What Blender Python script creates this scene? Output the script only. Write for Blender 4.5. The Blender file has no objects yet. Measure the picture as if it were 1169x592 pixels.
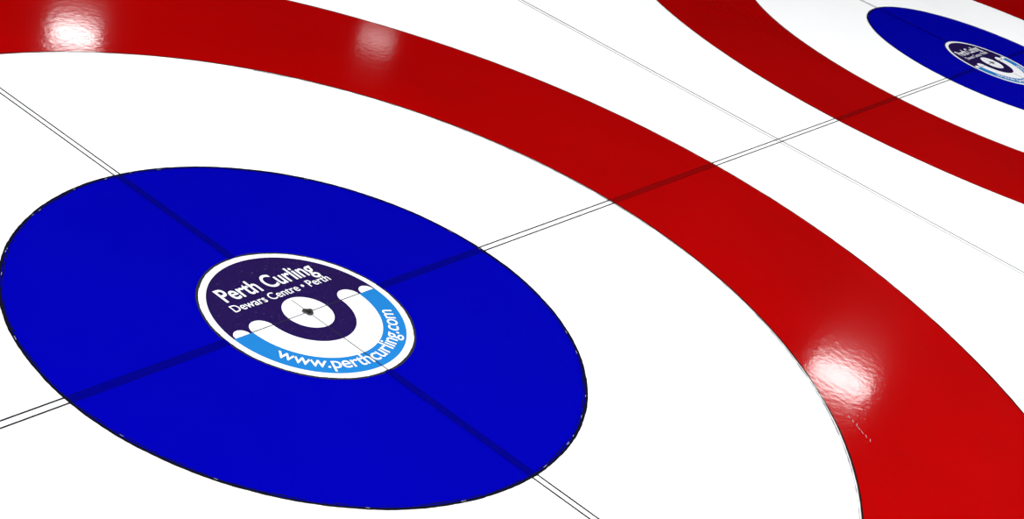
import bpy, math, random
import numpy as np
from mathutils import Matrix, Vector
random.seed(7)
sc=bpy.context.scene
sc.view_settings.view_transform='Standard'
sc.view_settings.look='None'
sc.view_settings.exposure=0
sc.view_settings.gamma=1
COL=sc.collection

def paint(name, rgb, rough=0.07, spec=0.5, bump=0.055, var=0.04, speck=None):
    m=bpy.data.materials.new(name); m.use_nodes=True
    nt=m.node_tree; N=nt.nodes; L=nt.links
    b=N['Principled BSDF']
    b.inputs['Roughness'].default_value=rough
    b.inputs['IOR'].default_value=1.31
    b.inputs['Specular IOR Level'].default_value=spec
    geo=N.new('ShaderNodeNewGeometry')
    n1=N.new('ShaderNodeTexNoise'); n1.inputs['Scale'].default_value=2.2; n1.inputs['Detail'].default_value=4
    L.new(geo.outputs['Position'],n1.inputs['Vector'])
    ramp=N.new('ShaderNodeMapRange')
    ramp.inputs['From Min'].default_value=0.3; ramp.inputs['From Max'].default_value=0.7
    ramp.inputs['To Min'].default_value=1-var; ramp.inputs['To Max'].default_value=1+var
    L.new(n1.outputs['Fac'],ramp.inputs['Value'])
    mul=N.new('ShaderNodeVectorMath'); mul.operation='SCALE'
    mul.inputs[0].default_value=rgb
    L.new(ramp.outputs['Result'],mul.inputs['Scale'])
    out=mul.outputs['Vector']
    if speck:
        n3=N.new('ShaderNodeTexNoise'); n3.inputs['Scale'].default_value=190; n3.inputs['Detail'].default_value=2
        L.new(geo.outputs['Position'],n3.inputs['Vector'])
        mr=N.new('ShaderNodeMapRange'); mr.inputs['From Min'].default_value=0.66; mr.inputs['From Max'].default_value=0.74
        mr.inputs['To Max'].default_value=0.5
        L.new(n3.outputs['Fac'],mr.inputs['Value'])
        mx=N.new('ShaderNodeMix'); mx.data_type='RGBA'
        L.new(mr.outputs['Result'],mx.inputs['Factor']); L.new(out,mx.inputs[6]); mx.inputs[7].default_value=(*speck,1)
        out=mx.outputs[2]
    L.new(out,b.inputs['Base Color'])
    # pebbled, scraped ice relief
    n2=N.new('ShaderNodeTexNoise'); n2.inputs['Scale'].default_value=55; n2.inputs['Detail'].default_value=3
    L.new(geo.outputs['Position'],n2.inputs['Vector'])
    bp=N.new('ShaderNodeBump'); bp.inputs['Strength'].default_value=bump; bp.inputs['Distance'].default_value=0.002
    L.new(n2.outputs['Fac'],bp.inputs['Height']); L.new(bp.outputs['Normal'],b.inputs['Normal'])
    return m

M_ice=paint('white_ice',(0.895,0.905,0.91),var=0.02)
M_red=paint('red_ice_paint',(0.275,0.0001,0.0002),var=0.06)
M_blue=paint('blue_ice_paint',(0.0002,0.0002,0.275),var=0.03)
M_black=paint('black_edge_line',(0.004,0.004,0.010))
M_edge=paint('ring_edge_dark_line',(0.012,0.004,0.004))  # thin blackish-brown outline of the red ring
M_line=paint('grey_line',(0.02,0.02,0.023))
M_div=paint('pale_grey_line',(0.06,0.06,0.05))
M_dred=paint('dark_red_line',(0.165,0.0006,0.0008))
M_dblue=paint('dark_blue_line',(0.0004,0.0004,0.15))
M_fleck=paint('glint_scratch_fleck',(0.35,0.36,0.42))  # pale tone for painted glints on the blue edge and for the scratch
M_white=paint('white_vinyl',(0.72,0.73,0.75),var=0.02)
M_purple=paint('purple_vinyl',(0.012,0.005,0.052),speck=(0.09,0.08,0.17))
M_sky=paint('sky_blue_vinyl',(0.012,0.15,0.42),var=0.06)
M_hole=paint('dark_pin_hole',(0.01,0.01,0.01))

def simple(name,rgb,rough=0.5,metal=0,emit=None,es=0):
    m=bpy.data.materials.new(name); m.use_nodes=True
    b=m.node_tree.nodes['Principled BSDF']
    b.inputs['Base Color'].default_value=(*rgb,1); b.inputs['Roughness'].default_value=rough; b.inputs['Metallic'].default_value=metal
    if emit:
        b.inputs['Emission Color'].default_value=(*emit,1); b.inputs['Emission Strength'].default_value=es
    return m
M_metal=simple('brushed_metal',(0.12,0.12,0.13),0.4,0.8)
M_ceil=simple('dark_ceiling',(0.004,0.004,0.005),0.9)
M_house=simple('lamp_housing',(0.03,0.03,0.035),0.5,0.3)

def mesh(name,verts,faces,mats,idx=None,parent=None,loc=(0,0,0)):
    me=bpy.data.meshes.new(name); me.from_pydata(verts,[],faces)
    for m in mats: me.materials.append(m)
    if idx:
        for p,i in zip(me.polygons,idx): p.material_index=i
    me.update()
    o=bpy.data.objects.new(name,me); COL.objects.link(o); o.location=loc
    if parent: o.parent=parent
    return o

def annulus(r0,r1,z,n=512,jit=0,a0=0,a1=2*math.pi,c=(0,0)):
    ph=[random.uniform(0,6.28) for _ in range(8)]
    fr=[7,13,23,41,67,101,149,211]
    def w(a,k): return jit*sum(math.sin(f*a+p*(1+k))/ (1+0.25*i) for i,(f,p) in enumerate(zip(fr,ph)))/2.2
    full=abs(a1-a0-2*math.pi)<1e-6
    V=[];F=[]
    m=n if full else n+1
    for i in range(m):
        a=a0+(a1-a0)*i/n
        for k,r in enumerate((r0,r1)):
            rr=r+(w(a,k) if jit else 0)
            V.append((c[0]+rr*math.cos(a),c[1]+rr*math.sin(a),z))
    for i in range(n):
        j=(i+1)%m
        F.append((2*i,2*i+1,2*j+1,2*j))
    return V,F
def disc(r,z,n=256,c=(0,0),a0=0,a1=2*math.pi):
    full=abs(a1-a0-2*math.pi)<1e-6
    V=[(c[0]+r*math.cos(a0+(a1-a0)*i/n),c[1]+r*math.sin(a0+(a1-a0)*i/n),z) for i in range(n if full else n+1)]
    return V,[tuple(range(len(V)))]

ice=mesh('ice_floor',[(-25,-25,0),(45,-25,0),(45,40,0),(-25,40,0)],[(0,1,2,3)],[M_ice])

R4,R8,R12=0.61,1.22,1.83
RL=0.2292
Z1=0.0003; Z2=0.0006; Z3=0.0009; Z4=0.0012

def text_mesh(s,size,bold=0.0,sx=1.0):
    cu=bpy.data.curves.new('t','FONT'); cu.body=s; cu.size=size; cu.offset=bold; cu.resolution_u=6
    o=bpy.data.objects.new('t',cu); COL.objects.link(o)
    bpy.context.view_layer.update()
    dg=bpy.context.evaluated_depsgraph_get()
    me=bpy.data.meshes.new_from_object(o.evaluated_get(dg))
    V=[(v.co.x*sx,v.co.y) for v in me.vertices]; F=[tuple(p.vertices) for p in me.polygons]
    bpy.data.objects.remove(o)
    return V,F
def fit_text(s,x0,x1,y0,cap,z,bold,y1=None):
    V,F=text_mesh(s,1.0,bold)
    P,_=text_mesh('P',1.0,bold); ch=max(v[1] for v in P)
    xa=min(v[0] for v in V); xb=max(v[0] for v in V)
    if y1 is None: y1=y0
    return [((x0+(v[0]-xa)/(xb-xa)*(x1-x0)),y0+(y1-y0)*(v[0]-xa)/(xb-xa)+v[1]/ch*cap,z) for v in V],F

def arc_text(s,r,a0,a1,xh,z,bold):
    def width(t):
        V,_=text_mesh(t,1.0,bold); xs=[v[0] for v in V]; return max(xs)-min(xs),min(xs)
    P,_=text_mesh('x',1.0,bold); h=max(v[1] for v in P); k=xh/h
    adv=[width('l'+c+'l')[0]-width('ll')[0] for c in s]
    tot=sum(adv); VV=[];FF=[]; cur=0
    for c,ad in zip(s,adv):
        V,F=text_mesh(c,1.0,bold)
        a=a0+(a1-a0)*(cur+ad/2)/tot
        arcw=(a1-a0)*r*ad/tot
        kx=arcw/ad
        off=len(VV)
        ca,sa=math.cos(a),math.sin(a)
        for v in V:
            lx=(v[0]-ad/2)*kx; ly=v[1]*k
            VV.append((ca*r-sa*lx-ca*ly, sa*r+ca*lx-sa*ly, z))
        FF+= [tuple(i+off for i in f) for f in F]
        cur+=ad
    return VV,FF

def scl(VF,s,dz=0):
    V,F=VF
    return [(v[0]*s,v[1]*s,v[2]+dz) for v in V],F
def join(parts):
    V=[];F=[];I=[]
    for (v,f),m in parts:
        o=len(V); V+=v; F+=[tuple(i+o for i in q) for q in f]; I+=[m]*len(f)
    return V,F,I

pi=math.pi
logo_parts=[
 (scl(disc(1.0,Z2),RL),0),
 (scl(annulus(0.992,1.016,Z2+.0001,jit=0.003),RL),4),
 (scl(disc(0.925,Z2+.0002),RL),2),
 (scl(disc(0.925,Z2+.0004,a0=0,a1=pi),RL),1),
 (scl(annulus(0.45,0.70,Z2+.0006,a0=pi,a1=2*pi),RL),0),
 (scl(disc(0.125,Z2+.0006,c=(0.575,0),n=48,a0=0,a1=pi),RL),0),
 (scl(disc(0.125,Z2+.0006,c=(-0.575,0),n=48,a0=0,a1=pi),RL),0),
 (scl(disc(0.085,Z2+.0006,c=(0.82,0),n=48,a0=0,a1=pi),RL),0),
 (scl(disc(0.085,Z2+.0006,c=(-0.82,0),n=48,a0=0,a1=pi),RL),0),
 (scl(disc(0.452,Z2+.0008,a0=pi,a1=2*pi),RL),1),
 (scl(disc(0.245,Z2+.0010,n=96),RL),0),
 (scl(fit_text('Perth Curling',-0.585,0.60,0.455,0.195,Z2+.0008,0.014),RL),0),
 (scl(fit_text('Dewars Centre \u2022 Perth',-0.62,0.63,0.300,0.10,Z2+.0008,0.005),RL),0),
 (scl(arc_text('www.perthcurling.com',0.850,math.radians(205),math.radians(337),0.10,Z2+.0008,0.006),RL),0),
]
def strip(p,q,w,z):
    p=Vector(p);q=Vector(q);d=(q-p).normalized();n=Vector((-d.y,d.x))*w/2
    return [(p.x-n.x,p.y-n.y,z),(q.x-n.x,q.y-n.y,z),(q.x+n.x,q.y+n.y,z),(p.x+n.x,p.y+n.y,z)],[(0,1,2,3)]
zc=Z2+.0012
logo_parts+=[(strip((-RL*.7,0),(RL*.7,0),.0022,zc),5),(strip((0,-RL),(0,RL*.22),.0022,zc),5)]
LV,LF,LI=join(logo_parts)

def ringsolid(r0,r1,h,z,n=48):
    V=[];F=[]
    prof=[(r0,z),(r0,z+h),(r1,z+h*.8),(r1+.001,z)]
    for i in range(n):
        a=2*pi*i/n; wob=1+.12*math.sin(3*a+1)+.08*math.sin(5*a)
        for r,zz in prof: V.append((r*wob*math.cos(a),r*wob*math.sin(a),zz))
    for i in range(n):
        j=(i+1)%n
        for k in range(3): F.append((4*i+k,4*i+k+1,4*j+k+1,4*j+k))
    return V,F
PV,PF,PI=join([(ringsolid(.0060,.0115,.002,zc),0),(disc(.0080,zc+.0003,n=32),1)])

def house(x):
    e=bpy.data.objects.new('curling_house',None); COL.objects.link(e); e.location=(x,0,0)
    V,F=annulus(R8,R12,Z1,n=720); mesh('twelve_foot_red_ring',V,F,[M_red],parent=e)
    V,F=disc(R4,Z1,n=512); mesh('four_foot_blue_disc',V,F,[M_blue],parent=e)
    parts=[(annulus(R8-.0022,R8+.0022,Z4,n=1440,jit=.0005),0),
           (annulus(R8-.0075,R8-.0060,Z4,n=1440,jit=.0006,a0=-1.2,a1=.9),2),
           (annulus(R12-.0015,R12+.0022,Z4,n=1440,jit=.0006),0),
           (annulus(R4-.0030,R4+.0032,Z4,n=1440,jit=.0007),1),
           (annulus(R4-.0070,R4-.0060,Z4,n=1440,jit=.0012),1)]
    for _ in range(26):  # glints drawn as short pale arcs along the blue edge
        a=random.uniform(0,6.283); l=random.uniform(.004,.02); r=R4+random.uniform(-.004,-.001)
        parts.append((annulus(r-.0004,r+.0004,Z4+.0002,n=6,a0=a,a1=a+l),3))
    V,F,I=join(parts); mesh('ring_edge_lines',V,F,[M_edge,M_black,M_line,M_fleck],I,parent=e)
    mesh('button_logo_disc',LV,LF,[M_white,M_purple,M_sky,M_black,M_line,M_line],LI,parent=e)
    mesh('button_pin',PV,PF,[M_metal,M_hole],PI,parent=e)
    return e
SP=4.625
house(0); house(SP)

LW=.0205; LE=.0042
def crossing(axis,at,breaks,z=Z3):
    parts=[]
    def st(a,b,c,w,m,dz=0):
        if axis=='x': parts.append((strip((a,c+at),(b,c+at),w,z+dz),m))
        else: parts.append((strip((c+at,a),(c+at,b),w,z+dz),m))
    for a,b,k in breaks:
        if k=='w':
            st(a,b,LW/2-LE/2,LE,0); st(a,b,-LW/2+LE/2,LE,0)
        else:
            st(a,b,0,LW,1 if k=='r' else 2)
            st(a,b,LW/2-.001,.0016,3 if k=='r' else 4,.0001); st(a,b,-LW/2+.001,.0016,3 if k=='r' else 4,.0001)
    return join(parts)
M_dedge=paint('darker_red_line_edge',(0.12,0.0008,0.001))
M_dedgeb=paint('darker_blue_line_edge',(0.0008,0.0008,0.12))
def seg(c):
    return [(c-R12,c-R8,'r'),(c-R8,c-R4,'w'),(c-R4,c-RL,'b'),(c+RL,c+R4,'b'),(c+R4,c+R8,'w'),(c+R8,c+R12,'r')]
mats=[M_line,M_dred,M_dblue,M_dedge,M_dedgeb]
b=[(-2.3,-R12,'w')]+seg(0)+[(R12,SP-R12,'w')]+seg(SP)+[(SP+R12,SP+2.3,'w')]
V,F,I=crossing('x',0,b); mesh('tee_line',V,F,mats,I)
for x in (0,SP):
    b=[(-12,-R12,'w')]+seg(0)+[(R12,14,'w')]
    V,F,I=crossing('y',x,b); mesh('centre_line',V,F,mats,I)
for x in (-2.304,2.304,6.93):
    parts=[(strip((x-.012,-14),(x-.012,16),.0034,Z2),0),(strip((x+.009,-14),(x+.009,16),.0056,Z2),0)]
    V,F,I=join(parts); mesh('sheet_divider_line',V,F,[M_div],I)

parts=[]
for i in range(7):
    p=Vector((.835+.012*i*.6,-.985+.012*i)); d=Vector((.006,.011)).lerp(Vector((.012,.004)),random.random())
    parts.append((strip(p,p+d,.0010,Z3),0))
V,F,I=join(parts); mesh('ice_scratch',V,F,[M_fleck],I)

CZ=6.4
mesh('ceiling',[(-25,-25,CZ),(-25,40,CZ),(45,40,CZ),(45,-25,CZ)],[(0,1,2,3)],[M_ceil])
def lamp(x,y,r,strength,col=(1,.98,.97)):
    e=bpy.data.objects.new('ceiling_lamp',None); COL.objects.link(e); e.location=(x,y,6.0)
    n=48; prof=[(r*1.0,0),(r*1.12,-.02),(r*1.15,.03),(r*.7,.12),(r*.35,.16),(r*.3,.26),(.02,.27),(.02,CZ-6.0)]
    V=[];F=[]
    for i in range(n):
        a=2*pi*i/n
        for q,z in prof: V.append((q*math.cos(a),q*math.sin(a),z))
    k=len(prof)
    for i in range(n):
        j=(i+1)%n
        for t in range(k-1): F.append((k*i+t,k*i+t+1,k*j+t+1,k*j+t))
    mesh('housing',V,F,[M_house],parent=e)
    V,F=disc(r,0,n=48)
    F=[tuple(reversed(F[0]))]
    m=simple('lamp_diffuser',(.8,.8,.8),.5,0,col,strength)
    mesh('diffuser',V,F,[m],parent=e)
lamp(9.87,11.95,.32,21)
lamp(14.57,10.745,.28,4.0)
lamp(12.996,1.84,.38,17)

def area(x,y,sx,sy,p):  # added out-of-view fill light, brightens the ice evenly without mirroring in it
    l=bpy.data.lights.new('added_fill_light','AREA'); l.shape='RECTANGLE'; l.size=sx; l.size_y=sy; l.energy=p; l.color=(1,1,1)
    o=bpy.data.objects.new('added_fill_light',l); COL.objects.link(o); o.location=(x,y,6.2)
area(3,-11,22,10,3200)
area(11,-9.5,22,9,4600)
area(-8,6,10,22,3600)

w=bpy.data.worlds.new('rink_air'); sc.world=w; w.use_nodes=True
w.node_tree.nodes['Background'].inputs[0].default_value=(.02,.02,.022,1)
w.node_tree.nodes['Background'].inputs[1].default_value=.1

R=np.array([[0.5732982255988962,-0.7639826674703133,0.29607368733155237],[-0.22081103224731538,-0.4920457355500733,-0.8421006366016254],[0.7890320858894347,0.4173984642184637,-0.45078474852753825]])
Rw=R.T@np.diag([1,-1,-1])
cam=bpy.data.cameras.new('camera'); co=bpy.data.objects.new('camera',cam); COL.objects.link(co)
m=Matrix.Identity(4)
for i in range(3):
    for j in range(3): m[i][j]=Rw[i,j]
m.translation=Vector((-2.0700989,-1.5063718,1.5542487))
co.matrix_world=m
cam.sensor_width=36; cam.lens=1626.283/1169*36; cam.clip_start=.05; cam.clip_end=200
sc.camera=co
